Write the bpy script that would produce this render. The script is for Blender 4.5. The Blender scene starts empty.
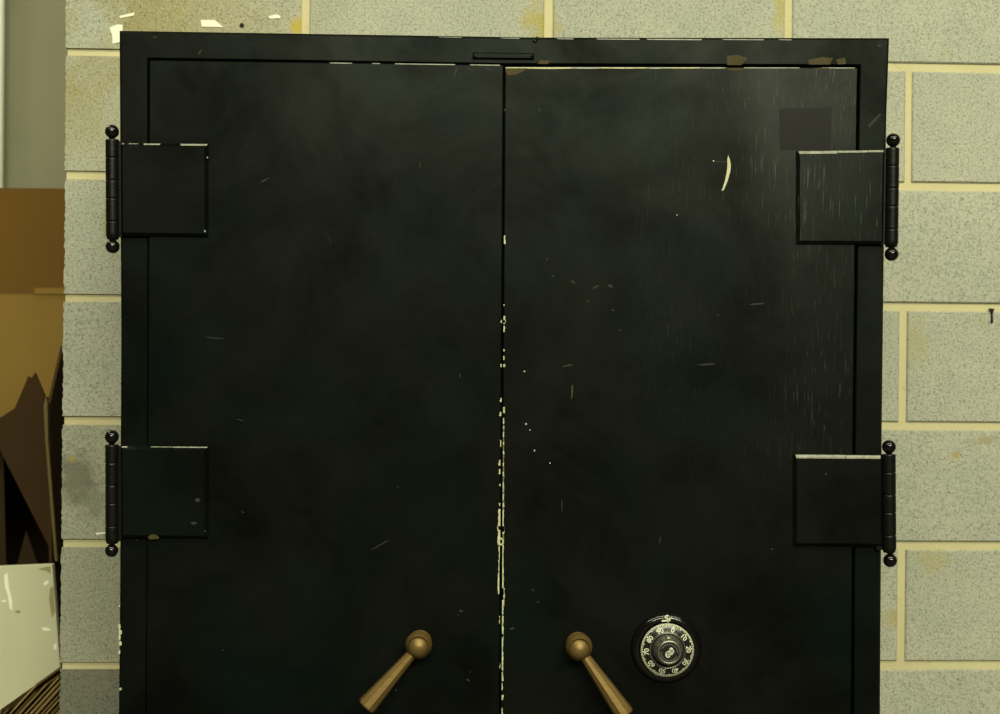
import bpy, math, random
from mathutils import Vector, Matrix

random.seed(7)
SC = bpy.context.scene
COL = SC.collection
F = 1388.9                     # focal length in pixels (50 mm on a 36 mm frame, 1000 px wide)
CAMZ = 1.333
ROLL = math.radians(0.5)
CR, SR = math.cos(ROLL), math.sin(ROLL)


def at(px, py, Y):
    """pixel of the photograph -> world point on the vertical plane y = Y"""
    u, v = px - 500.0, 357.0 - py
    return Vector(((u * CR - v * SR) * Y / F, Y, CAMZ + (u * SR + v * CR) * Y / F))


YAW = math.radians(2.44)
WC = Vector((0, 2.333, 0))
WX = Vector((math.cos(YAW), math.sin(YAW), 0))      # along the wall, to the right it recedes
WN = Vector((math.sin(YAW), -math.cos(YAW), 0))     # out of the wall, towards the room


def wall_hit(px, py):
    d = at(px, py, 1.0) - Vector((0, 0, CAMZ))
    t = (WC - Vector((0, 0, CAMZ))).dot(WN) / d.dot(WN)
    p = Vector((0, 0, CAMZ)) + d * t
    return (p - WC).dot(WX), p.z


# ------------------------------------------------------------------ helpers
class MB:
    def __init__(self):
        self.v, self.f, self.m, self.s = [], [], [], []

    def add(self, verts, faces, mat=0, smooth=False):
        o = len(self.v)
        self.v += [Vector(p) for p in verts]
        for f in faces:
            self.f.append([i + o for i in f])
            self.m.append(mat)
            self.s.append(smooth)

    def box(self, a, b, mat=0):
        x0, y0, z0 = a
        x1, y1, z1 = b
        vs = [(x0, y0, z0), (x1, y0, z0), (x1, y1, z0), (x0, y1, z0),
              (x0, y0, z1), (x1, y0, z1), (x1, y1, z1), (x0, y1, z1)]
        self.add(vs, [(0, 3, 2, 1), (4, 5, 6, 7), (0, 1, 5, 4), (1, 2, 6, 5), (2, 3, 7, 6), (3, 0, 4, 7)], mat)

    def prism(self, xz, y0, y1, mat=0, ch=0.0):
        """polygon xz (counter-clockwise seen from the front, -y), front at y0, back at y1, chamfered front edge"""
        n = len(xz)
        if ch > 0:
            fr = inset(xz, ch)
            vs = [(p[0], y0, p[1]) for p in fr] + [(p[0], y0 + ch, p[1]) for p in xz] + [(p[0], y1, p[1]) for p in xz]
            L = 3
        else:
            vs = [(p[0], y0, p[1]) for p in xz] + [(p[0], y1, p[1]) for p in xz]
            L = 2
        fs = [tuple(range(n))]
        for k in range(L - 1):
            for i in range(n):
                j = (i + 1) % n
                fs.append((k * n + j, k * n + i, (k + 1) * n + i, (k + 1) * n + j))
        fs.append(tuple(reversed(range((L - 1) * n, L * n))))
        self.add(vs, fs, mat)

    def patch(self, pts, mat=0):
        """flat polygon given as world points, counter-clockwise from the front"""
        self.add(pts, [tuple(range(len(pts)))], mat)

    def lathe(self, prof, origin, axis, mat=0, n=32, smooth=True, cap0=True, cap1=True, mats=None):
        """profile of (radius, distance along axis)"""
        axis = Vector(axis).normalized()
        a = axis.orthogonal().normalized()
        b = axis.cross(a)
        o = Vector(origin)
        vs = []
        for r, d in prof:
            for i in range(n):
                t = 2 * math.pi * i / n
                vs.append(o + axis * d + (a * math.cos(t) + b * math.sin(t)) * r)
        base = len(self.v)
        self.v += vs
        for k in range(len(prof) - 1):
            for i in range(n):
                j = (i + 1) % n
                self.f.append([base + k * n + i, base + k * n + j, base + (k + 1) * n + j, base + (k + 1) * n + i])
                self.m.append(mats[k] if mats else mat)
                self.s.append(smooth)
        if cap0:
            self.f.append([base + i for i in reversed(range(n))]); self.m.append(mats[0] if mats else mat); self.s.append(False)
        if cap1:
            q = base + (len(prof) - 1) * n
            self.f.append([q + i for i in range(n)]); self.m.append(mats[-1] if mats else mat); self.s.append(False)

    def build(self, name, mats, parent=None, origin=None):
        me = bpy.data.meshes.new(name)
        off = Vector(origin) if origin is not None else (world_loc(parent) if parent else Vector((0, 0, 0)))
        me.from_pydata([tuple(p - off) for p in self.v], [], self.f)
        if not isinstance(mats, (list, tuple)):
            mats = [mats]
        for m in mats:
            me.materials.append(m)
        me.polygons.foreach_set('material_index', self.m)
        me.polygons.foreach_set('use_smooth', self.s)
        me.update()
        o = bpy.data.objects.new(name, me)
        COL.objects.link(o)
        if parent:
            o.parent = parent
            o.location = off - world_loc(parent)
        else:
            o.location = off
        return o


def world_loc(o):
    p = Vector((0, 0, 0))
    while o:
        p = p + o.location
        o = o.parent
    return p


def inset(xz, d):
    n = len(xz)
    out = []
    for i in range(n):
        p0, p, p1 = Vector(xz[i - 1]), Vector(xz[i]), Vector(xz[(i + 1) % n])
        e0, e1 = (p - p0).normalized(), (p1 - p).normalized()
        n0, n1 = Vector((-e0.y, e0.x)), Vector((-e1.y, e1.x))
        k = 1 + n0.dot(n1)
        out.append(tuple(p + (n0 + n1) * (d / max(k, .2))))
    return out


def thing(name, label, cat, loc, group=None):
    o = bpy.data.objects.new(name, None)
    o.empty_display_size = .1
    COL.objects.link(o)
    o.location = loc
    tag(o, label, cat, group)
    return o


def tag(o, label, cat, group=None):
    o['label'] = label
    o['category'] = cat
    if group:
        o['group'] = group
    return o


# ------------------------------------------------------------------ materials
class NT:
    def __init__(self, name):
        self.mat = bpy.data.materials.new(name)
        self.mat.use_nodes = True
        self.t = self.mat.node_tree
        self.b = self.t.nodes['Principled BSDF']
        self.tc = self.t.nodes.new('ShaderNodeTexCoord')

    def n(self, typ, **kw):
        nd = self.t.nodes.new(typ)
        for k, v in kw.items():
            setattr(nd, k, v)
        return nd

    def l(self, a, b):
        self.t.links.new(a, b)

    def coords(self, scale=(1, 1, 1), loc=(0, 0, 0)):
        mp = self.n('ShaderNodeMapping')
        mp.inputs['Scale'].default_value = scale
        mp.inputs['Location'].default_value = loc
        self.l(self.tc.outputs['Object'], mp.inputs['Vector'])
        return mp.outputs['Vector']

    def noise(self, scale, detail=4, rough=.55, vec=None, dist=0.0):
        nd = self.n('ShaderNodeTexNoise')
        nd.inputs['Scale'].default_value = scale
        nd.inputs['Detail'].default_value = detail
        nd.inputs['Roughness'].default_value = rough
        nd.inputs['Distortion'].default_value = dist
        self.l(vec if vec is not None else self.tc.outputs['Object'], nd.inputs['Vector'])
        return nd.outputs['Fac']

    def ramp(self, fac, stops):
        r = self.n('ShaderNodeValToRGB')
        el = r.color_ramp.elements
        while len(el) < len(stops):
            el.new(.5)
        for e, (p, c) in zip(el, stops):
            e.position = p
            e.color = (c, c, c, 1) if isinstance(c, (int, float)) else (*c, 1)
        self.l(fac, r.inputs['Fac'])
        return r.outputs['Color']

    def mix(self, fac, a, b, blend='MIX'):
        m = self.n('ShaderNodeMix', data_type='RGBA', blend_type=blend)
        for sock, val in ((0, fac), (6, a), (7, b)):
            if isinstance(val, (int, float)):
                m.inputs[sock].default_value = val if sock == 0 else (val, val, val, 1)
            elif isinstance(val, tuple):
                m.inputs[sock].default_value = (*val, 1)
            else:
                self.l(val, m.inputs[sock])
        return m.outputs[2]

    def math(self, op, a, b=0.0, clamp=False):
        m = self.n('ShaderNodeMath', operation=op, use_clamp=clamp)
        for i, val in enumerate((a, b)):
            if isinstance(val, (int, float)):
                m.inputs[i].default_value = val
            else:
                self.l(val, m.inputs[i])
        return m.outputs[0]

    def axis_ramp(self, axis, lo, hi):
        s = self.n('ShaderNodeSeparateXYZ')
        self.l(self.tc.outputs['Object'], s.inputs[0])
        r = self.n('ShaderNodeMapRange')
        r.inputs['From Min'].default_value = lo
        r.inputs['From Max'].default_value = hi
        self.l(s.outputs[axis], r.inputs['Value'])
        return r.outputs['Result']

    def bump(self, h, strength=.3, dist=.002):
        b = self.n('ShaderNodeBump')
        b.inputs['Strength'].default_value = strength
        b.inputs['Distance'].default_value = dist
        self.l(h, b.inputs['Height'])
        self.l(b.outputs['Normal'], self.b.inputs['Normal'])

    def set(self, color=None, rough=None, metal=None, spec=None):
        for nm, val in (('Base Color', color), ('Roughness', rough), ('Metallic', metal), ('Specular IOR Level', spec)):
            if val is None:
                continue
            if isinstance(val, (int, float)):
                self.b.inputs[nm].default_value = val
            elif isinstance(val, tuple):
                self.b.inputs[nm].default_value = (*val, 1)
            else:
                self.l(val, self.b.inputs[nm])
        return self.mat


def simple(name, c0, c1, scale, rough=.7, metal=0.0, bump=0.0, spec=.5):
    t = NT(name)
    f = t.noise(scale)
    if bump:
        t.bump(t.noise(scale * 4), bump, .001)
    return t.set(t.mix(f, c0, c1), rough, metal, spec)


def block_mat(name='concrete_block', tone=1.0):
    t = NT(name)
    grain = t.noise(270, 4, .75)
    fine = t.noise(620, 2, .6)
    speck = t.ramp(grain, [(.34, .44), (.45, .91), (.60, 1.14)])
    large = t.noise(3.2, 4, .6)
    med = t.noise(12, 5, .6)
    base = t.mix(t.ramp(large, [(.35, 0), (.65, 1)]), (.385, .39, .325), (.46, .445, .365))
    base = t.mix(t.ramp(med, [(.42, 0), (.62, .6)]), base, (.375, .39, .325))
    # ochre staining, strongest in the top left corner of the wall
    s = t.math('MULTIPLY', t.axis_ramp(0, -.22, -.66), t.axis_ramp(2, 1.60, 1.80))
    st = t.math('MULTIPLY', t.ramp(t.noise(5, 5, .65, dist=.6), [(.36, 0), (.52, 1)]), s, True)
    base = t.mix(t.math('MULTIPLY', st, .80), base, (.30, .25, .085))
    st2 = t.ramp(t.noise(7, 4, .6, t.coords(loc=(5.3, 2, 1.7))), [(.62, 0), (.74, .5)])
    base = t.mix(st2, base, (.38, .32, .12))
    # mortar smeared over the block edges along the bed joints
    sz = t.n('ShaderNodeSeparateXYZ'); t.l(t.tc.outputs['Object'], sz.inputs[0])
    ph = t.math('ABSOLUTE', t.math('SUBTRACT', t.math('FRACT', t.math('MULTIPLY', t.math('SUBTRACT', sz.outputs[2], .0030 - .1016), 1 / .2032)), .5))
    near = t.n('ShaderNodeMapRange'); near.inputs['From Min'].default_value = .115; near.inputs['From Max'].default_value = .03
    t.l(t.math('ADD', ph, t.math('MULTIPLY', t.noise(14, 4, .7), .14)), near.inputs['Value'])
    base = t.mix(t.math('MULTIPLY', near.outputs['Result'], .7, True), base, (.62, .55, .30))
    base = t.mix(1.0, base, speck, 'MULTIPLY')
    # stains with a place of their own: (px, py, half width m, half height m, strength, colour)
    for px, py, rx, rz, k, colr in ((78, 478, .035, .05, .75, (.15, .15, .12)), (95, 500, .03, .03, .5, (.20, .20, .16)), (73, 458, .007, .007, .9, (.40, .34, .12)),
                                    (113, 222, .016, .05, .8, (.30, .26, .07)), (955, 455, .008, .006, .9, (.40, .33, .14)), (893, 618, .02, .018, .6, (.40, .33, .12)),
                                    (930, 560, .03, .02, .5, (.42, .37, .16)), (541, 22, .03, .03, .8, (.42, .34, .08)), (299, 28, .014, .02, .9, (.50, .38, .06)),
                                    (779, 14, .012, .04, .7, (.44, .37, .12)), (985, 440, .03, .008, .6, (.32, .27, .12)), (915, 340, .02, .04, .5, (.40, .35, .16))):
        x_, z_ = wall_hit(px, py)
        mp = t.n('ShaderNodeVectorMath', operation='SUBTRACT'); t.l(t.tc.outputs['Object'], mp.inputs[0]); mp.inputs[1].default_value = (x_, 0, z_)
        ms = t.n('ShaderNodeVectorMath', operation='MULTIPLY'); t.l(mp.outputs[0], ms.inputs[0]); ms.inputs[1].default_value = (1 / rx, 0, 1 / rz)
        ln = t.n('ShaderNodeVectorMath', operation='LENGTH'); t.l(ms.outputs[0], ln.inputs[0])
        e = t.math('ADD', ln.outputs['Value'], t.math('MULTIPLY', t.math('SUBTRACT', t.noise(45, 4, .65), .5), 2.2))
        mr = t.n('ShaderNodeMapRange'); mr.inputs['From Min'].default_value = 1.25; mr.inputs['From Max'].default_value = .45
        t.l(e, mr.inputs['Value'])
        base = t.mix(t.math('MULTIPLY', mr.outputs['Result'], k, True), base, colr)
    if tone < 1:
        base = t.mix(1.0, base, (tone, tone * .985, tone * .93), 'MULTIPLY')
    t.bump(t.math('ADD', grain, t.math('MULTIPLY', fine, .5)), .55, .003)
    return t.set(base, .92, 0, .2)


def mortar_mat():
    t = NT('mortar')
    c = t.mix(t.noise(9, 4), (.49, .43, .25), (.62, .56, .35))
    c = t.mix(t.ramp(t.noise(26, 4, .7), [(.62, 0), (.74, .7)]), c, (.34, .28, .10))
    t.bump(t.noise(120, 4), .4, .002)
    return t.set(c, .9, 0, .2)


def paint_mat(name, dark, light, rough, stroke=0.0, boxed=None):
    """old hand-brushed black paint: cloudy green-black film, fine vertical bristle marks where it was brushed thick"""
    t = NT(name)
    dark, light = tuple(v * .26 for v in dark), tuple(v * .28 for v in light)
    big = t.noise(5.5, 6, .66, dist=.5)
    cloud = t.ramp(big, [(.36, 0), (.64, 1)])
    c = t.mix(cloud, dark, light)
    tint = t.ramp(t.noise(7, 4, .55, t.coords(loc=(3, 9, 4))), [(.47, 0), (.66, .8)])
    c = t.mix(tint, c, (light[0] * .5, light[1] * 1.15, light[2] * 1.1))
    tint2 = t.ramp(t.noise(9, 4, .55, t.coords(loc=(13, 2, 7))), [(.55, 0), (.7, .7)])
    c = t.mix(tint2, c, (light[0] * 1.3, light[1] * 1.0, light[2] * 1.15))
    sp = t.math('ADD', .05, t.math('MULTIPLY', cloud, .07))
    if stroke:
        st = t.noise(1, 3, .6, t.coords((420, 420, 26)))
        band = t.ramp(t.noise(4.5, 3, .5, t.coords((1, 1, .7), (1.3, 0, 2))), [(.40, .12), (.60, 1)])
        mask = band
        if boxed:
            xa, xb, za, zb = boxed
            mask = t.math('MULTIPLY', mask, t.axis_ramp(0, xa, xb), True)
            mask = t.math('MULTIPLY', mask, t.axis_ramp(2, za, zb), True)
        glint = t.ramp(st, [(.59, 0), (.69, 1)])
        c = t.mix(t.math('MULTIPLY', t.math('MULTIPLY', glint, mask), .65), c, (.085, .088, .082))  # glints on the bristle ridges mixed into the paint colour
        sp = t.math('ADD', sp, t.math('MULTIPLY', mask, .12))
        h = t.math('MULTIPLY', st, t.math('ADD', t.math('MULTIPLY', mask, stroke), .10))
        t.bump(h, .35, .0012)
    else:
        st = t.noise(1, 3, .6, t.coords((300, 300, 14)))
        t.bump(t.math('ADD', t.noise(30, 4), t.math('MULTIPLY', st, .25)), .10, .001)
    r = t.math('ADD', rough, t.math('MULTIPLY', big, -.10))
    t.b.inputs['Specular Tint'].default_value = (.93, 1.0, .94, 1)
    return t.set(c, r, 0, sp)


M = {}
M['block'] = block_mat()
M['block_shade'] = block_mat('concrete_block_shade', .86)  # shade at the lower left of the wall put into the block colour
M['block_dark_shade'] = block_mat('concrete_block_dark_shade', .46)  # lowest left blocks: darker concrete, with the shade there painted in too
M['mortar'] = mortar_mat()
M['paint_left'] = paint_mat('black_paint_satin', (.0075, .0085, .0065), (.0135, .0155, .0125), .42)
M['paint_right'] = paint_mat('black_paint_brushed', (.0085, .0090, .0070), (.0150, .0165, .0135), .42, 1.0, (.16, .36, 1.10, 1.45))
M['paint_frame'] = paint_mat('black_paint_frame', (.008, .009, .0065), (.0145, .016, .012), .42)
M['paint_plate'] = paint_mat('black_paint_plate', (.008, .009, .007), (.013, .0145, .0115), .44)
M['paint_plate_brushed'] = paint_mat('black_paint_plate_brushed', (.009, .010, .008), (.015, .016, .0135), .40, .8)
M['gloss'] = simple('black_gloss_enamel', (.0025, .0025, .0025), (.005, .0045, .004), 20, .13, spec=.4)
M['barrel'] = simple('black_barrel_enamel', (.0025, .0025, .002), (.006, .006, .005), 60, .34, bump=.25, spec=.22)
M['chip'] = simple('cream_primer', (.16, .16, .07), (.74, .74, .48), 170, .7)
M['chip_dull'] = simple('olive_primer', (.10, .095, .04), (.20, .18, .08), 90, .7)
M['worn_glint'] = simple('worn_edge_and_glint', (.04, .04, .032), (.50, .50, .40), 130, .45)  # bare wear on edges, also the highlight painted along the frame top
M['tan'] = simple('tan_rust_patch', (.035, .028, .012), (.075, .060, .026), 60, .6, spec=.1)
M['greyscuff'] = simple('grey_scuff', (.018, .020, .016), (.036, .038, .03), 80, .6, spec=.1)
M['sign_patch'] = simple('flat_black_touch_up', (.0022, .0022, .0022), (.0036, .0036, .0037), 12, .40, spec=.135)
M['dark_gap'] = simple('dark_steel', (.004, .004, .004), (.008, .008, .007), 20, .8, spec=.1)
M['bronze'] = simple('aged_bronze', (.16, .097, .028), (.24, .155, .052), 45, .46, .6, .25)
M['dial_black'] = simple('dial_black', (.008, .008, .007), (.013, .013, .012), 30, .28)
M['dial_white'] = simple('dial_white_fill', (.46, .46, .31), (.70, .70, .50), 160, .55)
M['dial_fill'] = simple('dial_numeral_fill', (.70, .70, .52), (.84, .84, .66), 60, .55)
M['dial_steel'] = simple('dial_worn_nickel', (.16, .17, .14), (.30, .31, .26), 80, .32, .85)
M['white_chip'] = simple('white_paper_scrap', (.80, .78, .62), (.92, .90, .76), 40, .8)
M['hole'] = simple('drilled_hole', (.004, .004, .004), (.008, .008, .006), 40, .9)
M['smear'] = simple('plaster_smear', (.27, .28, .24), (.40, .40, .33), 30, .9)


def cardboard(name, c0, c1, scale=6):
    t = NT(name)
    c = t.mix(t.noise(scale, 4, .6), c0, c1)
    fl = t.noise(1, 2, .5, t.coords((300, 300, 2)))
    c = t.mix(t.math('MULTIPLY', fl, .25), c, (c0[0] * .8, c0[1] * .8, c0[2] * .8))
    t.bump(fl, .12, .0008)
    return t.set(c, .85, 0, .2)


M['card'] = cardboard('cardboard_kraft', (.235, .140, .032), (.285, .172, .041))
M['card_flap_shade'] = cardboard('cardboard_flap_shade', (.165, .082, .015), (.20, .102, .020))  # carton board darkened for the shade on the forward-leaning flap
M['card_shade'] = cardboard('cardboard_shaded', (.034, .017, .005), (.056, .030, .009), 9)  # shade on the torn and side flaps put into the board colour
M['card_deep_shade'] = cardboard('cardboard_deep_shade', (.022, .012, .004), (.040, .022, .006), 9)  # darkness inside the open box painted into the board colour
M['card_edge'] = cardboard('cardboard_cut_edge', (.13, .092, .036), (.20, .145, .06), 260)
M['card_sheet_a'] = cardboard('cardboard_sheet_pale', (.20, .145, .055), (.29, .215, .09), 40)
M['card_sheet_c'] = cardboard('cardboard_sheet_dark', (.06, .036, .012), (.10, .06, .02), 40)
M['card_sheet_b'] = cardboard('cardboard_sheet_brown', (.16, .105, .035), (.25, .17, .06), 40)
M['whiteboard'] = simple('dirty_cream_laminate', (.52, .51, .35), (.63, .61, .44), 7, .6)
M['white_scuff'] = simple('white_scuff', (.88, .87, .76), (.95, .94, .86), 50, .7)
M['brown_scuff'] = simple('brown_scuff', (.28, .25, .11), (.35, .31, .16), 50, .7)
M['concrete'] = simple('grey_concrete', (.22, .205, .135), (.30, .285, .19), 3.5, .9, bump=.2)
M['pipe'] = simple('pale_pipe_paint', (.74, .76, .64), (.82, .84, .72), 12, .4)
M['floor'] = simple('concrete_floor', (.06, .058, .048), (.10, .096, .08), 2.5, .7)

# ------------------------------------------------------------------ setting: block wall
def build_wall():
    m = MB()
    J = .0068                      # half joint
    H = .2032
    xl = wall_hit(63.8, 360)[0]
    xr = 2.6
    xa = wall_hit(548.5, 15)[0]    # a vertical joint of the top visible row
    top = 17 * H
    z_off = .0030

    def P(x, d, z):
        return (x, -d, z)
    # local frame of the wall: x along, -y towards the room, z up
    # backing slab (mortar plane)
    rng = random.Random(3)
    # ragged left end: slab outline
    for r in range(0, 17):
        z0, z1 = r * H + z_off, (r + 1) * H + z_off
        m.box((xl + .002, 0.0, max(z0, 0)), (xr, .19, z1), 1)
        row_top_visible = (r % 2 == 1)          # row 8 (z 1.626 to 1.829) carries the joint xa
        ph = (xa if row_top_visible else xa + .2032) + (.005 if r == 8 else 0)
        k = math.floor((xl - ph) / .4064)
        x = ph + k * .4064
        while x < xr:
            a, b = max(x + J, xl), min(x + .4064 - J, xr)
            jl = jr = 0
            if a == xl:
                pass
            if b - a > .02:
                za, zb = z0 + J + rng.uniform(-.0012, .0012), z1 - J + rng.uniform(-.0012, .0012)
                za = max(za, .001)
                a2, b2 = a + rng.uniform(-.001, .001), b + rng.uniform(-.001, .001)
                d = .0045 + rng.uniform(-.0008, .0008)
                if a == xl:                      # broken end: many short steps
                    n = 44
                    pts = [(a2 + rng.uniform(-.0012, .0013), za + (zb - za) * i / n) for i in range(n + 1)]
                    poly = [(b2, za), (b2, zb)] + list(reversed(pts))
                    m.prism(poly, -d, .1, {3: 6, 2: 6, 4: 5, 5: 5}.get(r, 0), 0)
                else:
                    m.prism([(a2, za), (b2, za), (b2, zb), (a2, zb)], -d, .02, 0, .0022)
            x += .4064

    # paper scraps, a drilled hole, a nail mark and a grey smear on the face
    def W(px, py):
        return wall_hit(px, py)

    def scrap(pxs, mat, d=.0058):
        pts = [W(p[0] + 1.3, p[1] + 1.4) for p in pxs]
        m.prism(list(reversed(pts)), -d, -d + .0016, mat)
    scrap([(200, 19.5), (214, 19.5), (222.5, 26.5), (201, 26)], 2)
    scrap([(109, 27), (116.5, 24), (122, 24), (122, 41), (112, 43), (112, 36)], 2)
    scrap([(118.5, 15.5), (134, 12), (133, 15), (120, 17.5)], 2)
    scrap([(268, 15.5), (276, 13.8), (279.5, 15.5), (279, 17.6), (268.5, 18)], 2)
    cx, cy = 241, 24.7
    scrap([(cx + 2.3 * math.cos(t * .628), cy + 2.3 * math.sin(t * .628)) for t in range(10)], 3)
    scrap([(986, 307), (992, 307.5), (990, 312), (990.5, 321), (988, 322), (988.5, 313)], 3, .0064)
    scrap([(95.5, 531), (105, 530.4), (105, 531.6), (96, 533)], 2)
    me = m.build('wall_back', [M['block'], M['mortar'], M['white_chip'], M['hole'], M['smear'], M['block_shade'], M['block_dark_shade']], origin=(0, 0, 0))
    me.location = WC
    me.rotation_euler = (0, 0, YAW)
    me['kind'] = 'structure'
    return xl


XL = build_wall()

# floor and the far wall seen through the gap on the left
m = MB(); m.box((-7, -8, -.1), (5, 6.0, 0)); o = m.build('floor', M['floor'], origin=(0, 0, 0)); o['kind'] = 'structure'
m = MB(); m.box((-7, 3.95, 0), (-.2, 4.1, 3.6)); o = m.build('wall_far', M['concrete'], origin=(0, 0, 0)); o['kind'] = 'structure'

# ------------------------------------------------------------------ the safe
YF = 1.88                       # front plane of the frame
YB = 2.262                      # back of the body
safe = thing('safe', 'large black double-door steel safe with bronze handles, standing against the block wall',
             'safe', at(501, 357, (YF + YB) / 2).xy.to_3d())


def xz(px, py, Y=YF):
    p = at(px, py, Y)
    return (p.x, p.z)


def down(px_bottom, Y=YF, z=.0):
    return (at(px_bottom, 714, Y).x, z)


TL, TM, TR = xz(118.9, 30.2), xz(537, 36.9), xz(889.8, 37.6)
BL, BR = down(117.4), down(882.2)
BL = (BL[0], .0); BR = (BR[0], .0)
iTL, iTM, iTR = xz(147.9, 58.4), xz(504, 64.0), xz(860, 65.2)
iBL, iBR = (xz(146.6, 714)[0], .10), (xz(855.5, 714)[0], .10)

# body behind the frame
m = MB()
m.prism([(BL[0] + .004, .0), (BR[0] - .004, .0), (TR[0] - .004, TR[1] - .004), (TM[0], TM[1] - .004), (TL[0] + .004, TL[1] - .004)], YF + .045, YB, 0)
m.build('safe_body', M['paint_frame'], safe)

# frame: ring with chamfered outer edge
m = MB()
outer = [BL, BR, xz(882.4, 430), xz(884.6, 240), xz(887.2, 110), TR, TM, TL, xz(120.6, 330), xz(119.4, 600)]
inner = [iBL, iBR, xz(855.2, 430), xz(857.4, 240), xz(859.0, 110), iTR, iTM, iTL, xz(148.0, 330), xz(147.0, 600)]
oin = inset(outer, .0035)
n = len(outer)
vs = ([(p[0], YF + .045, p[1]) for p in outer] + [(p[0], YF + .0035, p[1]) for p in outer] +
      [(p[0], YF, p[1]) for p in oin] + [(p[0], YF, p[1]) for p in inset(inner, -.0015)] + [(p[0], YF + .0015, p[1]) for p in inner] +
      [(p[0], YF + .044, p[1]) for p in inner])
fs = []
for k in range(5):
    for i in range(n):
        j = (i + 1) % n
        fs.append((k * n + i, k * n + j, (k + 1) * n + j, (k + 1) * n + i))
m.add(vs, fs)


def front_patch(mb, pxs, mat, Y, th=.0003):
    """chip or mark lying on a front-facing surface at depth Y"""
    pts = [xz(px, py, Y) for px, py in pxs]
    a = sum(pts[i - 1][0] * pts[i][1] - pts[i][0] * pts[i - 1][1] for i in range(len(pts)))
    if a < 0:
        pts.reverse()
    mb.prism(pts, Y - th, Y + .0004, mat)


def blob(cx, cy, rx, ry, seed=0, n=9, rot=0.0, jag=.3):
    r = random.Random(seed)
    out = []
    for i in range(n):
        t = 2 * math.pi * i / n
        k = 1 + r.uniform(-jag, jag)
        x, y = rx * k * math.cos(t), ry * k * math.sin(t)
        out.append((cx + x * math.cos(rot) - y * math.sin(rot), cy + x * math.sin(rot) + y * math.cos(rot)))
    return out


front_patch(m, [(727, 56), (738, 55), (748, 58), (741, 65.2), (727, 65)], 1, YF)
front_patch(m, [(808, 60), (822, 57), (833, 58), (830, 64.5), (809, 64.6)], 1, YF)
front_patch(m, [(836, 59.5), (845, 57.5), (846, 64), (838, 64.5)], 1, YF)
front_patch(m, [(540, 60), (550, 61), (548, 64), (538, 64)], 1, YF)
front_patch(m, blob(155, 37, 2.4, .8, 3), 2, YF)
front_patch(m, blob(879, 46, 2.2, 1.2, 4), 2, YF)
front_patch(m, blob(200, 52, .8, 3, 5, rot=.5), 2, YF)
front_patch(m, [(868, 125), (880, 113), (881, 115), (869, 128)], 2, YF)
front_patch(m, blob(137, 540, .8, .8, 6), 2, YF)
# chips along the lower left edge; highlight on the top rail painted as pale strips
for i, (py, w, h) in enumerate([(627, 1.2, 3), (632, 1.8, 2.6), (637, 1.4, 3), (643, 1.6, 2.5), (652, 1.0, 2), (689, 1.2, 1.6), (606, .8, 1.2)]):
    front_patch(m, blob(119.4 + i % 2, py, w, h, i + 10, 7), 3, YF)
for x0, x1, h in ((556, 574, .8), (596, 640, 1.0), (646, 702, 1.1), (722, 764, .8), (778, 792, .7), (438, 462, .5), (500, 520, .6)):
    f = lambda x: 38.4 + (x - 537) * (1.6 / 352.0) if x > 537 else 32.0 + (x - 119) * (6.4 / 418.0)
    front_patch(m, [(x0, f(x0)), (x1, f(x1)), (x1 - 1, f(x1) + h), (x0 + 2, f(x0) + h * .8)], 4, YF)
m.build('door_frame', [M['paint_frame'], M['tan'], M['greyscuff'], M['chip'], M['worn_glint']], safe)

# bead of weld on the top rail, and the small applied strip beneath it
m = MB()
p = at(535, 41, YF)
m.lathe([(.0005, -.002), (.0022, -.0015), (.003, 0), (.003, .001)], (p.x, YF, p.z), (0, 1, 0), n=12)
p2 = at(537, 38.5, YF)
m.lathe([(.0005, -.002), (.0026, -.0012), (.003, .001)], (p2.x, YF, p2.z), (0, 1, 0), n=12)
m.build('weld_bead', M['barrel'], safe)
m = MB()
q = [xz(473, 59, YF), xz(534, 59.6, YF), xz(534, 53.6, YF), xz(473, 52.8, YF)]
m.prism(q, YF - .004, YF + .001, 0, .0016)
for px, py in ((474, 56.5), (532, 56.5)):
    p = at(px, py, YF - .004)
    m.lathe([(.0004, -.002), (.0016, -.0014), (.0022, 0), (.0022, .001)], (p.x, YF - .004, p.z), (0, 1, 0), n=12)
m.build('latch_strip', M['paint_frame'], safe)

# ---- doors
YD = YF - .004                  # door faces stand slightly proud of the frame


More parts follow.
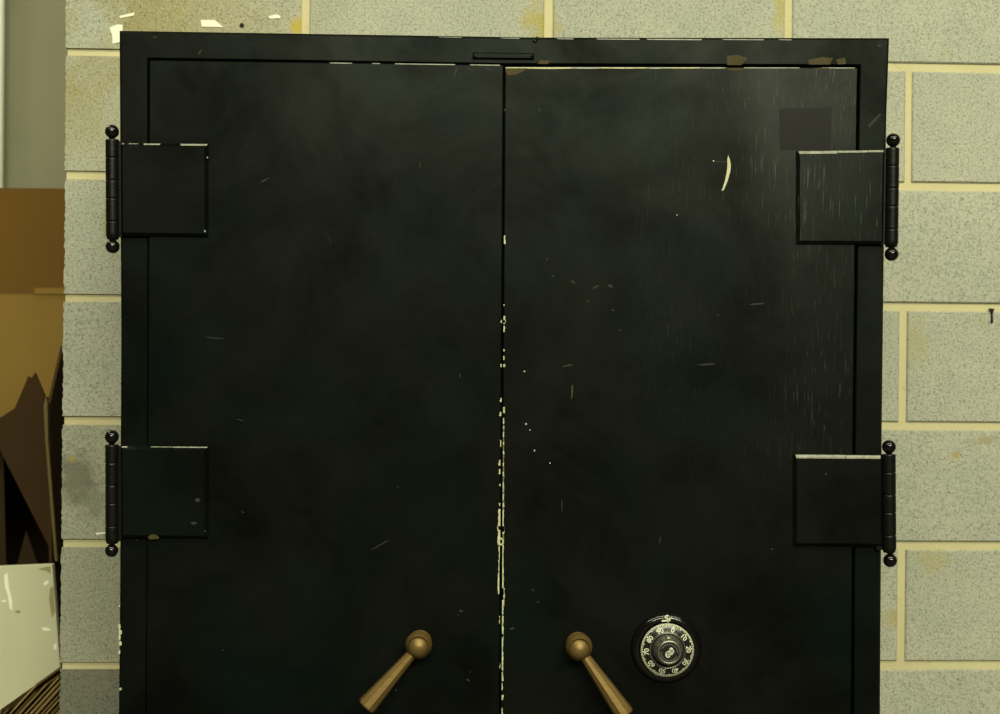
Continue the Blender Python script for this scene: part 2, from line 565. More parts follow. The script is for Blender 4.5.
def door_left():
    m = MB()
    q = [(xz(148, 714, YD)[0], .103), (xz(500.6, 714, YD)[0], .103), xz(503.5, 64.8, YD), xz(149.3, 60.0, YD)]
    m.prism(q, YD, YF + .04, 0, .0014)
    # chips along the closing edge
    L = [(500.6, 440, 447, 1.5), (499.6, 460, 465.5, 2.4), (499.6, 469, 474, 2.2), (500, 484, 486, 1.4), (499.8, 503, 506, 1.3),
         (499.4, 509, 530, 2.6), (499.0, 526, 545, 3.6), (499.2, 546, 560, 1.4), (498.7, 572, 594, 1.7), (499, 560, 571, 1.0),
         (501.4, 320, 323, 1.6), (501.2, 364, 367, 1.6), (500.9, 398, 402, 2.0), (500.6, 412, 416, 2.0), (499.6, 616, 624, .7), (500, 662, 668, .7)]
    rr = random.Random(5)
    for cx, y0, y1, w in L:
        n = max(3, int((y1 - y0) / 3))
        w *= .72
        le = [(cx - w / 2 + rr.uniform(-.6, .5), y0 + (y1 - y0) * i / n) for i in range(n + 1)]
        ri = [(cx + w / 2, y0 + (y1 - y0) * i / n) for i in range(n, -1, -1)]
        front_patch(m, le + ri, 1, YD)
    # pale line along the top edge
    ye = YD + .0011
    for x0, x1 in ((330, 352), (372, 380), (395, 455), (470, 500)):
        f = lambda x: 60.0 + (x - 149.3) * 4.8 / 353.3
        front_patch(m, [(x0, f(x0) + .1), (x1, f(x1) + .1), (x1, f(x1) + 1.0), (x0, f(x0) + .9)], 2, YD)
    # fine scratches and specks
    for i, (cx, cy, rx, ry, rot) in enumerate([(460, 376, .6, 2.2, -.3), (461, 611, 3, 1.0, .3), (458, 615, .8, .8, 0), (215, 338, 9, .5, .06),
                                               (265, 180, 5, .7, -.5), (380, 545, 10, .5, -.5), (243, 512, 1.2, .6, .2), (398, 487, 1, .5, .4),
                                               (468, 680, 2, .9, .6), (470, 672, .7, .7, 0), (223, 650, .7, .7, 0), (396, 690, 1.2, .9, 0),
                                               (455, 62.9 + 10, 6, 1.2, 1.9), (470, 70, 5, .7, .5), (488, 69, 6, .8, .4), (459, 77, .7, 2.2, .2),
                                               (420, 165, .5, 4, .1), (330, 240, 3, .4, 1.1), (240, 420, 4, .4, .3)]):
        front_patch(m, blob(cx, cy, rx, ry, 30 + i, 9, rot), 3, YD)
    return m.build('door', [M['paint_left'], M['chip'], M['worn_glint'], M['greyscuff']], safe)


def door_right():
    m = MB()
    q = [(xz(501.8, 714, YD)[0], .103), (xz(853.0, 714, YD)[0], .103), xz(853.2, 430, YD), xz(855.4, 240, YD), xz(857.0, 110, YD), xz(858.0, 67.4, YD), xz(504.9, 67.0, YD)]
    m.prism(q, YD, YF + .04, 0, .0014)
    rr = random.Random(9)
    sx = lambda y: 505.0 - 3.2 * (y - 67) / 647.0
    # dull olive line where the edge paint wears through, then the bright flakes on it
    y = 425.0
    while y < 640:
        h = rr.uniform(5, 13)
        front_patch(m, [(sx(y) - .1, y), (sx(y) + rr.uniform(.7, 1.5), y + .5), (sx(y) + rr.uniform(.7, 1.5), y + h), (sx(y) - .1, y + h)], 4, YD)
        y += h
    R = [(235.5, 244, 1.5), (304, 306, .9), (316, 324, 1.7), (320, 323, 2.6), (326, 332, 1.4), (349, 351.5, 1.4), (356, 360, 1.5), (364, 367, 2.4),
         (407, 413, 2.0), (418, 424, 1.2), (426, 428.5, 1.5), (432, 437, 1.2), (442, 445, 1.0), (451, 454, 1.2), (463, 466, 1.3), (472, 476, 1.3),
         (482, 492, 1.1), (494, 500, 1.3), (503, 507, 1.8), (510, 532, 1.6), (526, 534, 2.2), (545, 566, 1.2), (566, 600, 1.5), (588, 598, 3.0),
         (597, 606, 2.6), (606, 614, 1.4), (616, 637, 1.6), (634, 640, 2.0), (640, 652, 1.4), (652, 662, 1.6), (662, 672, 1.2), (670, 681, 1.6),
         (683, 690, 1.1), (695, 700, 2.0), (708, 716, 1.2)]
    for y0, y1, w in R:
        w *= .72
        n = max(3, int((y1 - y0) / 3))
        le = [(sx(y0 + (y1 - y0) * i / n) - .2, y0 + (y1 - y0) * i / n) for i in range(n + 1)]
        ri = [(sx(y1 + (y0 - y1) * i / n) + w + rr.uniform(-.45, .45), y1 + (y0 - y1) * i / n) for i in range(n + 1)]
        front_patch(m, le + ri, 1, YD, .0006)
    # the small ring of chipped paint around a pit in the seam edge
    for k in range(10):
        a0, a1 = k * .628 + .3, (k + 1) * .628 + .3
        front_patch(m, [(500.6 + 3.4 * math.cos(a0), 541.5 + 4 * math.sin(a0)), (500.6 + 3.4 * math.cos(a1), 541.5 + 4 * math.sin(a1)),
                        (500.6 + 2 * math.cos(a1), 541.5 + 2.4 * math.sin(a1)), (500.6 + 2 * math.cos(a0), 541.5 + 2.4 * math.sin(a0))], 1, YD, .0007)
    # pale line along the top edge, brightest towards the seam
    for x0, x1, mt, h in ((505.5, 526, 1, 1.5), (526, 572, 1, 1.7), (572, 600, 2, 1.5), (600, 648, 1, 1.3), (648, 663, 2, 1.4), (663, 700, 1, 1.1),
                          (700, 726, 2, 1.1), (744, 800, 2, .9), (822, 855, 2, .9)):
        f = lambda x: 67.0 + (x - 505) * .4 / 353.0 + .2
        front_patch(m, [(x0, f(x0)), (x1, f(x1)), (x1 - .5, f(x1) + h * .8), ((x0 + x1) / 2, f(x1) + h), (x0, f(x0) + h * .8)], mt, YD)
    front_patch(m, [(505.5, 68.3), (527, 68.3), (522, 72), (515, 75), (508, 75.4), (505.6, 72)], 5, YD)
    front_patch(m, [(726, 68), (744, 68), (742, 70.5), (730, 70.3)], 5, YD)
    front_patch(m, [(817, 67.9), (829, 67.9), (828, 69.4), (818, 69.4)], 5, YD)
    # crescent gouge
    c = [(728.2, 155), (729.9, 160), (730.8, 165), (730.2, 172), (727.5, 181), (723.8, 190), (721.6, 191), (724.6, 182), (726.6, 173), (727.4, 166), (727.2, 160)]
    front_patch(m, c, 1, YD)
    front_patch(m, [(714, 161), (726, 161.5), (726, 162.6), (714, 161.8)], 3, YD)
    # touched-up rectangle above the upper hinge
    front_patch(m, [(779, 109), (832, 107), (830, 150), (780, 150)], 6, YD, .00015)
    front_patch(m, [(842, 88), (850, 87), (852, 98), (848, 97)], 3, YD)
    # specks and scratches
    S = [(505, 110, 1, 1, 0, 3), (539.5, 110, 1, 2, .2, 3), (723, 90, .7, 4, 0, 3), (749, 99, 1, 1, 0, 5), (713.5, 161, 1, 1, 0, 1), (677, 215, .8, .8, 0, 1),
         (707, 364.5, 9, 1.0, -.07, 3), (568, 365.5, 6, .7, -.2, 3), (572, 391, .9, 7, .05, 5), (524.5, 371.5, 1, 1, 0, 1), (526, 424, 1.2, 1.3, 0, 1),
         (530, 430, .9, .9, 0, 1), (534.5, 450.5, 1, 1.1, 0, 1), (550, 463, .9, .9, 0, 1), (573, 282, 2.5, 1.2, .5, 3), (596, 287, 3.5, 1, -.4, 3),
         (610, 286, 3, 1.4, .3, 3), (588, 301, 1, 1, 0, 3), (613, 310, 2, .8, .4, 3), (757, 304, 8, 1.0, -.05, 3), (718, 315, .8, .8, 0, 3),
         (512, 628.5, 2.6, 1.0, -.1, 3), (533, 590, 1, 1, 0, 3), (538, 602, 2, .6, 0, 3), (772, 549, 1, 1, 0, 3), (547, 259, .7, 1.2, .4, 3), (553, 276, 1.3, 1, 0, 3),
         (660, 540, .6, 4, .1, 3), (562, 505, .5, 6, 0, 3), (620, 330, 2, .5, .7, 3)]
    for i, (cx, cy, rx, ry, rot, mt) in enumerate(S):
        q = .75 if mt == 1 else 1
        front_patch(m, blob(cx, cy, rx * q, ry * q, 60 + i, 9, rot), mt, YD)
    return m.build('door', [M['paint_right'], M['chip'], M['worn_glint'], M['greyscuff'], M['chip_dull'], M['tan'], M['sign_patch']], safe)


dl = door_left()
dr = door_right()
dl['label'] = 'left door, satin black'
dr['label'] = 'right door, black with vertical brush strokes and a cream crescent scratch'


# ---- hinges
def hinge(plate_px, barrel_px, balls, mats, wear, side, worn_mat):
    """plate corners (TL, TR, BR, BL), barrel axis (top, bottom) and half width, the two ball centres, lengths of wear on the top edge"""
    YP = YF - .0105
    m = MB()
    tl, tr, br, bl = [xz(*p, YP) for p in plate_px]
    ch = .0042
    m.prism([bl, br, tr, tl], YP, YF + .0005, 0, ch)
    (ax, ay), (bx, by) = plate_px[0], plate_px[1]
    for x0, x1, h0, h1 in wear:
        f = lambda x: ay + (by - ay) * (x - ax) / (bx - ax)
        # lies on the sloping chamfer
        a0, a1 = at(x0, f(x0) + h0, YP), at(x1, f(x1) + h0, YP)
        c0, c1 = at(x0 + .4, f(x0) + h1, YP), at(x1 - .6, f(x1) + h1, YP)
        pts = []
        for p, hh in ((c0, h1), (c1, h1), (a1, h0), (a0, h0)):
            dep = max(0.0, ch - hh * YP / F)
            pts.append((p.x, YP + dep - .0005, p.z))
        m.patch(pts, 1)
    for i, (px, py, rx, ry, mt) in enumerate(marks.get(side, [])):
        front_patch(m, blob(px, py, rx, ry, 100 + i), mt, YP)
    h = m.build('hinge', mats, safe)
    # barrel: five knuckles parted by thin grooves, shoulders at both ends
    (tx, ty), (ux, uy), hw = barrel_px
    YC = YF - .006
    a, b = at(tx, ty, YC), at(ux, uy, YC)
    L = (b - a).length
    r = hw * YC / F
    prof = [(r * .55, 0), (r * .90, .0001), (r, .0010), (r, .0025)]
    for g in (.185, .41, .59, .82):
        prof += [(r, L * g - .0022), (r, L * g - .0007), (r * .90, L * g - .0003), (r * .90, L * g + .0003), (r, L * g + .0007), (r, L * g + .0022)]
    prof += [(r, L - .009), (r, L - .0065), (r * .82, L - .001), (r * .5, L)]
    m = MB()
    m.lathe(prof, a, b - a, 0, 28)
    # leaf joining the barrel to the side of the frame
    sx0 = a.x if side[0] == 'l' else a.x - r * 1.6
    sx1 = a.x + r * 1.6 if side[0] == 'l' else a.x
    m.box((sx0, YC - .001, b.z + .004), (sx1, YC + .005, a.z - .002), 0)
    m.build('barrel', M['barrel'], h)
    for (cx, cy, rad), up in zip(balls, (1, -1)):
        c = at(cx, cy, YC)
        R = rad * YC / F
        m = MB()
        pr = [(R * .42, -R * 1.55), (R * .42, -R * .93)]
        for k in range(3, 17):
            t = -math.pi / 2 + math.pi * k / 16
            pr.append((max(R * math.cos(t), .00005), R * math.sin(t)))
        m.lathe(pr, c, (0, 0, up), 0, 24)
        m.build('ball_finial', M['gloss'], h)
    return h


marks = {
    'lt': [(207.5, 157.5, .8, .7, 1), (205, 231, 1, 1, 1)],
    'lb': [(198, 500, 3, 1.8, 2), (194, 523, 3.2, 1.4, 2), (154, 537, 6, 2.6, 3), (205, 531, 1, 1, 2)],
    'rt': [(877, 222, .7, 5, 2)],
    'rb': [(826, 474, 1, 1, 2)],
}
HM = lambda p: [M[p], M['worn_glint'], M['greyscuff'], M['tan']]
hl1 = hinge([(119.5, 142.6), (207.5, 143.4), (207.5, 236.5), (120, 235.5)], ((112.2, 139.5), (112.8, 240), 6.6), [(112, 131.6, 6.9), (112.6, 246.5, 6.9)],
            HM('paint_plate'), [(121, 124, .2, 1.4), (128, 138, .4, 1.0), (143, 160, .3, 1.9), (180, 207, .3, 2.3)], 'lt', 'worn_glint')
hl2 = hinge([(119.5, 446.2), (207.5, 446.8), (207.5, 539), (120, 538)], ((112, 444.5), (112.2, 544), 6.6), [(111.8, 436.8, 6.9), (111.6, 550.6, 6.5)],
            HM('paint_plate'), [(121, 127, .3, 1.4), (150, 172, .3, .9), (172, 207, .2, 1.2)], 'lb', 'worn_glint')
hr1 = hinge([(797, 150.6), (886, 149.6), (884.5, 244), (797, 243.6)], ((892.4, 148), (891.2, 247.5), 6.8), [(893.2, 140.2, 6.9), (891.6, 254.2, 6.9)],
            HM('paint_plate_brushed'), [(799, 838, .3, 3.4), (838, 868, .3, 2.6), (868, 884, .2, 2.4)], 'rt', 'worn_glint')
hr2 = hinge([(794, 454.6), (884, 455.2), (884, 546.8), (794, 546.2)], ((888.6, 454), (889.2, 553), 7), [(889, 446.8, 6.9), (890.2, 560.4, 6.9)],
            HM('paint_plate'), [(796, 846, .2, 3.6), (846, 881, .4, 3.6)], 'rb', 'worn_glint')


# ---- handles
def handle(cpx, cpy, dx, dy, length_px, lab):
    Yh = YD - .030
    c = at(cpx, cpy, Yh)
    m = MB()
    # lever: eight-sided bar that swells towards its flat end and lifts a little off the door
    d = Vector((dx, 0, -dy)).normalized()
    d = (d + Vector((0, -.10, 0))).normalized()
    L = length_px * Yh / F
    k = Yh / F
    prof = [(5.2 * k, 10.0 * k), (5.6 * k, 16 * k), (6.8 * k, 34 * k), (8.4 * k, 56 * k), (9.6 * k, 74 * k), (9.8 * k, L - 1.6 * k), (9.0 * k, L)]
    m.lathe(prof, c, d, 0, 10, False)
    lev = m.build('handle', M['bronze'], safe)
    # ball hub with a flat cap and a collar running back to the door
    m = MB()
    R = 12.6 * k
    pr = []
    for i in range(0, 15):
        t = math.pi * (i / 16.0)
        z = -R * math.cos(t)
        pr.append((max(R * math.sin(t), .0001), z))
    pr += [(R * .52, R * 1.0), (R * .52, R * 1.25), (R * .95, R * 1.30), (R * .95, YD - Yh + .0005)]
    m.lathe(pr, c, (0, 1, 0), 0, 32)
    # raised rim over the top of the ball where the lever is keyed in
    m.lathe([(R * .80, -R * .74), (R * .86, -R * .64), (R * 1.04, -R * .30), (R * 1.07, R * .05), (R * 1.02, R * .35)], c + Vector((0, 0, R * .10)), (0, 1, 0), 0, 32, True, False, False)
    hub = m.build('handle_hub', M['bronze'], lev)
    lev['label'] = lab
    return lev


handle(418.7, 646, -.655, .755, 79, 'bronze lever on the left door pointing down to the left')
handle(579.0, 648, .580, .815, 80, 'bronze lever on the right door pointing down to the right')


# ---- combination dial
def dial():
    cx, cy = 666.0, 647.5
    c = at(cx, cy, YD)
    k = YD / F
    ax = (0, -1, 0)
    # fixed outer ring
    m = MB()
    m.lathe([(35.0 * k, -.0005), (35.0 * k, .002), (33.6 * k, .0052), (31.0 * k, .0075), (28.0 * k, .0082), (27.3 * k, .0076), (27.2 * k, .001)], c, ax, 0, 64, True, False, False)
    ring = m.build('combination_dial', M['gloss'], safe)
    ring['label'] = 'black combination dial with cream numerals'
    # turning dial
    m = MB()
    prof = [(26.8 * k, .001), (26.8 * k, .0080), (26.3 * k, .0090), (24.4 * k, .0096), (18.2 * k, .0125), (17.9 * k, .0130), (17.2 * k, .0130), (16.9 * k, .0124), (15.6 * k, .0124)]
    m.lathe(prof, c + Vector((.6 * k, 0, -1.2 * k)), ax, 0, 96, True, False, False, mats=[0, 2, 1, 0, 0, 2, 2, 0, 0])
    m.build('dial_plate', [M['dial_black'], M['dial_white'], M['dial_steel']], ring)
    c2 = c + Vector((.6 * k, 0, -1.2 * k))
    # tick marks and numerals
    m = MB()

    def surf(r):                      # height of the dial cone at radius r (in px)
        if r >= 24.4:
            return .0096 - (r - 24.4) / 1.9 * .0006
        return .0096 + (24.4 - r) / 6.2 * .0029

    def dp(r, ang, lift=.0003):
        x, z = r * k * math.sin(ang), r * k * math.cos(ang)
        return Vector((c2.x + x, c2.y - surf(r) - lift, c2.z + z))
    OFF = math.radians(14)
    for i in range(100):
        a = OFF + math.radians(i * 3.6)
        w = .013
        r0 = 24.5
        m.patch([dp(26.0, a - w), dp(r0, a - w), dp(r0, a + w), dp(26.0, a + w)], 1)
        if i % 5 == 0:
            r0 = 22.9 if i % 10 == 0 else 23.6
            m.patch([dp(24.5, a - .02), dp(r0, a - .02), dp(r0, a + .02), dp(24.5, a + .02)], 0)
    dg = bpy.context.evaluated_depsgraph_get()
    for nnum in range(10):
        cu = bpy.data.curves.new('numeral_text', 'FONT')
        cu.body = str(nnum * 10)
        cu.align_x = 'CENTER'
        cu.align_y = 'CENTER'
        cu.size = 6.3 * k
        cu.offset = .00006
        ob = bpy.data.objects.new('numeral_text', cu)
        COL.objects.link(ob)
        bpy.context.view_layer.update()
        me = bpy.data.meshes.new_from_object(ob.evaluated_get(bpy.context.evaluated_depsgraph_get()))
        a = OFF + math.radians(nnum * 36)
        vs = []
        for v in me.vertices:
            x, y = v.co.x * 1.12, v.co.y + 20.6 * k
            X = x * math.cos(a) + y * math.sin(a)
            Z = -x * math.sin(a) + y * math.cos(a)
            r = math.hypot(X, Z) / k
            vs.append((c2.x + X, c2.y - surf(r) - .0004, c2.z + Z))
        fs = []
        for pl in me.polygons:
            idx = list(pl.vertices)
            nrm = (Vector(vs[idx[1]]) - Vector(vs[idx[0]])).cross(Vector(vs[idx[2]]) - Vector(vs[idx[1]]))
            fs.append(tuple(idx) if nrm.y < 0 else tuple(reversed(idx)))
        m.add(vs, fs)
        bpy.data.objects.remove(ob)
        bpy.data.curves.remove(cu)
        bpy.data.meshes.remove(me)
    m.build('dial_numerals', [M['dial_fill'], M['dial_black']], ring)
    # knob: stepped, with a knurled skirt and a recessed face carrying a monogram
    m = MB()
    ck = c2 + Vector((.2 * k, 0, .6 * k))
    m.lathe([(15.4 * k, .0110), (14.2 * k, .0160), (12.6 * k, .0190), (12.4 * k, .0270), (11.8 * k, .0290), (10.4 * k, .0296), (9.7 * k, .0290), (9.5 * k, .0278)], ck, ax, 0, 48, True, False, True)
    kn = m.build('dial_knob', [M['dial_steel']], ring)
    # face: two arcs and the looping monogram
    m = MB()
    yk = ck.y - .0278
    m.lathe([(9.5 * k, .0277), (9.4 * k, .0281), (.0001, .0281)], ck, ax, 1, 40, False, False, False)
    yk -= .0006

    def arc(r0, r1, a0, a1, n=14):
        for i in range(n):
            b0, b1 = a0 + (a1 - a0) * i / n, a0 + (a1 - a0) * (i + 1) / n
            g = lambda r, b: (ck.x + r * k * math.sin(b), yk, ck.z + r * k * math.cos(b))
            m.patch([g(r1, b0), g(r0, b0), g(r0, b1), g(r1, b1)], 2)
    arc(7.6, 8.7, math.radians(-62), math.radians(92))
    arc(7.6, 8.7, math.radians(118), math.radians(275))

    def stroke(pts, w):
        for (x0, z0), (x1, z1) in zip(pts, pts[1:]):
            d = Vector((x1 - x0, z1 - z0)).normalized()
            nx, nz = -d.y * w / 2, d.x * w / 2
            ex, ez = d.x * w * .3, d.y * w * .3
            q = [(x0 + nx - ex, z0 + nz - ez), (x0 - nx - ex, z0 - nz - ez), (x1 - nx + ex, z1 - nz + ez), (x1 + nx + ex, z1 + nz + ez)]
            m.patch([(ck.x + a * k, yk, ck.z + b * k) for a, b in q], 0)
    # leaning "S & G"-like loops
    stroke([(1.8, 4.6), (.3, 3.2), (1.2, 1.8), (3.4, 2.6), (4.4, .8), (2.6, -.4), (.2, .4)], 1.15)
    stroke([(3.0, 4.2), (1.8, 2.4), (.6, -1.6), (2.4, -2.0), (3.2, -.6)], 1.0)
    stroke([(.4, 1.2), (-2.2, .6), (-3.4, -1.2), (-1.4, -2.2), (.6, -1.2)], 1.1)
    stroke([(-3.4, -2.2), (-2.6, -4.4), (-.2, -4.6), (.4, -2.8), (-1.4, -2.2)], 1.15)
    m.build('knob_face', [M['dial_fill'], M['dial_black'], M['dial_steel']], ring)
    # studs above and below the knob
    for sz in (12.6, -13.4):
        m = MB()
        p = ck + Vector((0, 0, sz * k))
        m.lathe([(1.3 * k, .016), (1.3 * k, .0195), (.7 * k, .0205), (.0001, .0207)], p, ax, 0, 12, True, False, False)
        m.build('knob_stud', M['dial_white'], ring)
    # index line on the fixed ring; the gloss glint around it drawn as pale strokes
    m = MB()
    yk = c.y - .0083

    def istroke(pts, w):
        for (x0, z0), (x1, z1) in zip(pts, pts[1:]):
            d = Vector((x1 - x0, z1 - z0)).normalized()
            nx, nz = -d.y * w / 2, d.x * w / 2
            q = [(x0 + nx, z0 + nz), (x0 - nx, z0 - nz), (x1 - nx, z1 - nz), (x1 + nx, z1 + nz)]
            m.patch([(c.x + a * k, yk, c.z + (b - 1.1) * k) for a, b in q], 0)
    istroke([(1.4, 34.2), (-1.6, 33.6), (-1.4, 32.0), (.9, 31.2), (.5, 29.2), (-5.2, 28.8)], 1.5)
    istroke([(2.8, 32.2), (2.6, 28.8)], 1.4)
    istroke([(2.8, 31.4), (5.4, 31.8)], 1.2)
    istroke([(1.0, 29.0), (1.1, 27.2)], .8)
    m.build('index_mark_glint', M['dial_fill'], ring)


dial()

# ------------------------------------------------------------------ things seen past the left end of the wall
# pale pipe standing against the far wall
p = at(-.5, 60, 3.9)
m = MB()
m.lathe([(.0135, 0), (.0135, 3.4)], (p.x, 3.9, 0), (0, 0, 1), 0, 20)
m.lathe([(.021, 1.15), (.021, 1.19)], (p.x, 3.9, 0), (0, 0, 1), 0, 20)
o = m.build('pipe', M['pipe'], origin=(p.x, 3.9, 0))
tag(o, 'pale thin vertical pipe standing at the left edge against the concrete wall', 'pipe')

# tall carton with a flap standing up
YT = 3.36
x0, x1 = at(-230, 300, YT).x, at(98, 300, YT).x
zt = at(30, 293.5, YT).z
zf = at(30, 190.2, YT).z
root = thing('cardboard_box', 'tall light brown cardboard carton with its top flap raised, against the concrete wall', 'box', ((x0 + x1) / 2, YT + .24, 0))
m = MB(); th = .007
m.box((x0, YT, .0), (x1, YT + th, zt)); m.box((x0, YT + .47, 0), (x1, YT + .47 + th, zt))
m.box((x0, YT + th, 0), (x0 + th, YT + .47, zt)); m.box((x1 - th, YT + th, 0), (x1, YT + .47, zt)); m.box((x0 + th, YT + th, 0), (x1 - th, YT + .47, .01))
m.build('carton_body', M['card'], root)
# flap hinges on the front top edge and leans slightly forward; notch at its lower right
m = MB()
nx = at(34, 290, YT).x
dz = at(30, 288, YT).z - zt
P0 = [(x0, zt + .001), (nx, zt + .001), (nx + .003, zt + dz), (x1, zt + dz + .004), (x1, zf), (x0, zf)]
lean = -.16
vs = [(a, YT - .002 + (b - zt) * lean, b) for a, b in P0] + [(a, YT + .005 + (b - zt) * lean, b) for a, b in P0]
n = len(P0)
m.add(vs, [tuple(range(n)), tuple(reversed(range(n, 2 * n)))] + [((i + 1) % n, i, n + i, n + (i + 1) % n) for i in range(n)])
m.build('carton_flap', M['card_flap_shade'], root)
m = MB()
m.box((nx + .002, YT - .004, zt - .001), (x1, YT, zt + dz + .006))
m.build('carton_tape', M['card'], root)

# open box lying on its side: its mouth faces the camera
YO = 2.86
PX = [(-150, 560), (2, 436), (47.5, 397), (55.5, 600), (58, 860), (-150, 860)]
poly = [xz(px, py, YO) for px, py in PX]
poly[4] = (poly[4][0], .0)
poly[5] = (poly[5][0], .0)
rx = (min(a for a, b in poly) + max(a for a, b in poly)) / 2
root = thing('cardboard_box', 'dark brown open cardboard box with a torn flap, beside the wall end', 'box', (rx, 3.05, 0))
m = MB()
ccw = list(reversed(poly))
inn = inset(ccw, .006)
n = len(ccw)
YE = 3.30
vs = ([(a, YO, b) for a, b in ccw] + [(a, YE, b) for a, b in ccw] + [(a, YO, b) for a, b in inn] + [(a, YE - .006, b) for a, b in inn])
fs = [tuple(reversed(range(n, 2 * n))), tuple(range(3 * n, 4 * n))]
for i in range(n):
    j = (i + 1) % n
    fs += [(j, i, n + i, n + j), (2 * n + i, 2 * n + j, 3 * n + j, 3 * n + i), (i, j, 2 * n + j, 2 * n + i)]
m.add(vs, fs)
m.build('box_shell', M['card_deep_shade'], root)


def px_panel(name, pxs, Y, th, mat, parent, tilt=None):
    pts = [xz(px, py, Y) for px, py in pxs]
    a = sum(pts[i - 1][0] * pts[i][1] - pts[i][0] * pts[i - 1][1] for i in range(len(pts)))
    if a < 0:
        pts.reverse()
    m = MB()
    m.prism(pts, Y, Y + th, 0)
    if tilt:
        z0, k = tilt
        for v in m.v:
            v.y += (v.z - z0) * k
    return m.build(name, mat, parent)


zz = at(0, 500, YO).z
px_panel('torn_flap', [(-3, 421), (18, 408), (32.5, 376), (35, 378.5), (39.5, 372.5), (48.2, 395), (46, 403), (53.4, 560), (1, 448)], YO - .030, .006, M['card_shade'], root, (zz, -.10))
px_panel('corrugated_edge', [(48.8, 396), (50.6, 402), (50.0, 440), (55.4, 562), (53.0, 562), (47.2, 440), (46.6, 405)], YO - .034, .008, M['card_edge'], root, (zz, -.10))
px_panel('inner_flap', [(-60, 700), (-60, 300), (3, 440), (9, 700)], YO + .05, .005, M['card_deep_shade'], root)
px_panel('inner_flap', [(8, 600), (26, 531), (50, 600)], YO + .08, .005, M['card_deep_shade'], root)
# raised side flap, seen almost on edge next to the wall
xs = at(54, 420, YO).x
m = MB()
side = [(YO - .03, at(55, 560, YO).z), (YO - .03, at(50, 403, YO).z), (YO + .06, at(60, 346, YO + .06).z), (YE, at(60, 342, YE).z), (YE, at(60, 560, YE).z)]
n = len(side)
vs = [(xs + .008 - .02 * (z - side[0][1]), y, z) for y, z in side] + [(xs + .002 - .02 * (z - side[0][1]), y, z) for y, z in side]
m.add(vs, [tuple(range(n - 1, -1, -1)), tuple(range(n, 2 * n))] + [(i, (i + 1) % n, n + (i + 1) % n, n + i) for i in range(n)])
m.build('side_flap', M['card_shade'], root)

# dirty cream board standing in front of the boxes
YW = 2.73
m = MB()
pts = [(at(-60, 569, YW).x, at(-60, 569, YW).z), (at(52.2, 564.2, YW).x, at(52.2, 564.2, YW).z), (at(60.5, 672, YW).x, at(60.5, 672, YW).z),
       (at(65, 714, YW).x, .0), (at(-60, 714, YW).x, .0)]
m.prism(list(reversed(pts)), YW, YW + .014, 0, .001)
for pxs, mt in (([(43, 583), (48, 580), (48.5, 583), (45, 586)], 1), ([(41, 628), (46, 627.4), (51, 629.4), (49, 631), (43.5, 630.6)], 1),
                ([(4, 575), (7.5, 573), (9, 588), (12, 600), (12.5, 610), (10, 609), (8, 596), (5, 587)], 1),
                ([(53.5, 645), (56.5, 643), (57, 650), (54, 649)], 1), ([(2, 600.5), (6, 600), (6, 602), (2, 602)], 1),
                ([(38, 569), (50, 566), (51, 574), (47, 571)], 2), ([(15, 611), (20, 610), (20.5, 613), (16, 613)], 2),
                ([(50, 588), (53.4, 586), (55, 612), (52, 618), (49, 600)], 2)):
    front_patch(m, pxs, mt, YW, .0006)
o = m.build('board', [M['whiteboard'], M['white_scuff'], M['brown_scuff']], origin=((pts[3][0] + pts[4][0]) / 2, YW, 0))
tag(o, 'scuffed cream-white board standing upright in front of the open cardboard box', 'board')

# flattened sheets leaning against the end of the wall
A = math.radians(48)
d = Vector((math.cos(A), 0, math.sin(A)))
nrm = Vector((math.sin(A), 0, -math.cos(A)))
ordinals = ['first', 'second', 'third', 'fourth', 'fifth', 'sixth', 'seventh', 'eighth', 'ninth', 'tenth', 'eleventh', 'twelfth', 'thirteenth', 'fourteenth']
YS = 2.345
tips = []
rs = random.Random(21)
xw = at(62, 690, YS).x + .004
start = at(-2, 712, YS)
for i in range(13):
    s = i * .0066
    base = start + nrm * s
    # how far up the slope this sheet reaches: along the falling top profile, later stopped by the wall end
    e0, e1 = at(-2, 712, YS), at(63, 674, YS)
    en = (e1 - e0)
    t_env = s / nrm.dot(en)
    tip = e0 + en * min(t_env, 1.0)
    if t_env > 1.0:
        q = base + d * ((xw - base.x) / d.x)
        tip = q
    else:
        tip = tip + d * rs.choice([.0, .004, .020, -.006, .012, .002]) * (1 if tip.x < xw - .03 else 0)
    if i in (2, 6):
        tip = tip + d * .024
    if tip.x > xw:
        tip = tip - d * ((tip.x - xw) / d.x)
    tips.append(tip)
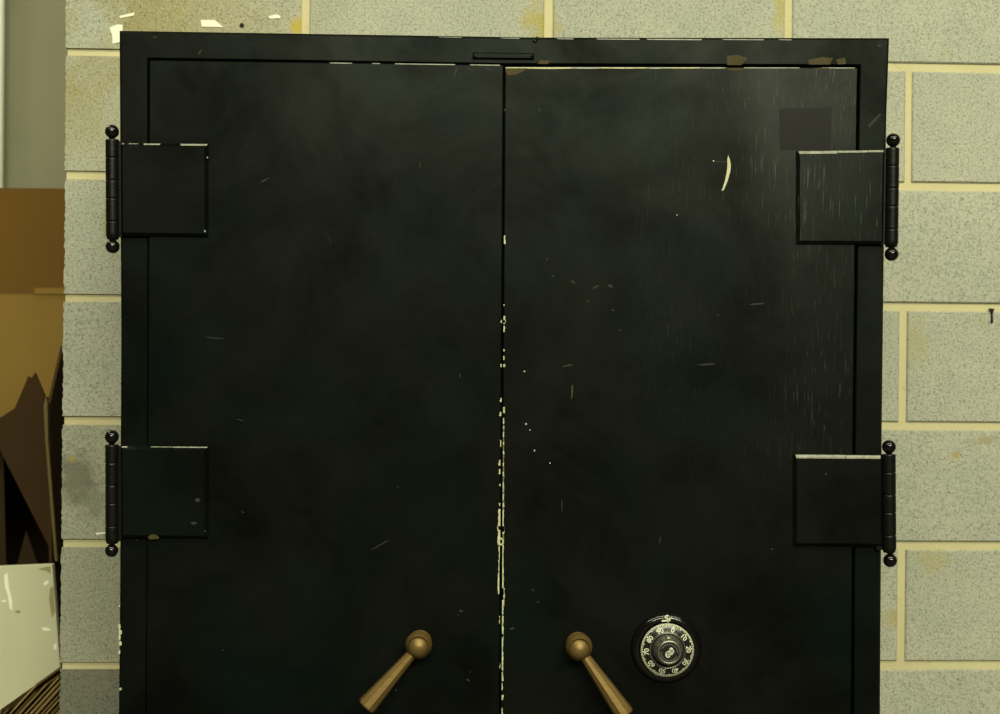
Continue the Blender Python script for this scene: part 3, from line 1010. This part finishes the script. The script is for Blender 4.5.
for i, tip in enumerate(tips):
    th = rs.uniform(.0026, .0050)
    Ai = A
    di = Vector((math.cos(Ai), 0, math.sin(Ai)))
    ni = Vector((math.sin(Ai), 0, -math.cos(Ai)))
    ln = tip.z / di.z
    foot = tip - di * ln
    y0, y1 = YS + rs.uniform(0, .03), 2.66 + rs.uniform(-.05, .04)
    m = MB()
    a0, b0 = foot, tip
    a1 = foot + ni * th
    a1 = a1 - di * (a1.z / di.z)
    b1 = tip + ni * th
    # torn tip: slanted end with a small step
    bm = tip + ni * (th * .5) - di * rs.uniform(.001, .006)
    vs = []
    for y in (y0, y1):
        vs += [(q.x, y, q.z) for q in (a0, a1, b1, bm, b0)]
    m.add(vs, [(0, 1, 2, 3, 4), (9, 8, 7, 6, 5), (1, 0, 5, 6), (4, 3, 8, 9), (3, 2, 7, 8), (0, 4, 9, 5), (2, 1, 6, 7)])
    o = m.build('cardboard_sheet', M[rs.choice(['card_sheet_a', 'card_sheet_b', 'card_sheet_b', 'card_sheet_c'])], origin=(foot.x, (y0 + y1) / 2, 0))
    w = ('flattened cardboard sheet, uppermost of the bundle leaning against the wall end' if i == 0 else
         'flattened cardboard sheet, %s from the top of the bundle leaning against the wall end' % ordinals[i])
    tag(o, w, 'cardboard sheet', 'flattened cardboard sheets leaning against the wall end')

# ------------------------------------------------------------------ light
def area(name, loc, target, sx, sy, power, col=(.985, .99, .70)):
    l = bpy.data.lights.new(name, 'AREA')
    l.shape = 'RECTANGLE'
    l.size, l.size_y = sx, sy
    l.energy = power
    l.color = col
    o = bpy.data.objects.new(name, l)
    COL.objects.link(o)
    o.location = loc
    o.rotation_euler = (Vector(target) - Vector(loc)).to_track_quat('-Z', 'Y').to_euler()
    return o


area('ceiling_lamp_near', (.3, .0, 4.0), (.3, .8, 0), 4.6, .35, 112)
area('ceiling_lamp_far', (1.3, -6.0, 4.9), (.4, 2, 1.0), 6.0, .7, 690)
area('fill_light_left', (-2.3, 2.6, 4.0), (-2.0, 3.6, 0), 1.6, .35, 36)  # added unseen lamp that brightens the far wall and the boxes

w = bpy.data.worlds.new('World')
SC.world = w
w.use_nodes = True
bg = w.node_tree.nodes['Background']
bg.inputs['Color'].default_value = (1.0, .97, .74, 1)
bg.inputs['Strength'].default_value = .035

cam = bpy.data.cameras.new('camera')
cam.sensor_width = 36
cam.lens = F * 36 / 1000
cam.clip_start = .05
cam.dof.use_dof = True
cam.dof.focus_distance = 1.9
cam.dof.aperture_fstop = 7.1
co = bpy.data.objects.new('camera', cam)
COL.objects.link(co)
# looking along +y, rolled by ROLL
R = Matrix.Rotation(math.pi / 2, 4, 'X') @ Matrix.Rotation(ROLL, 4, 'Z')
co.matrix_world = Matrix.Translation((0, 0, CAMZ)) @ R
SC.camera = co

vs_ = SC.view_settings
vs_.view_transform = 'Standard'
vs_.look = 'None'
vs_.gamma = 1
vs_.use_curve_mapping = False
vs_.exposure = 0.0
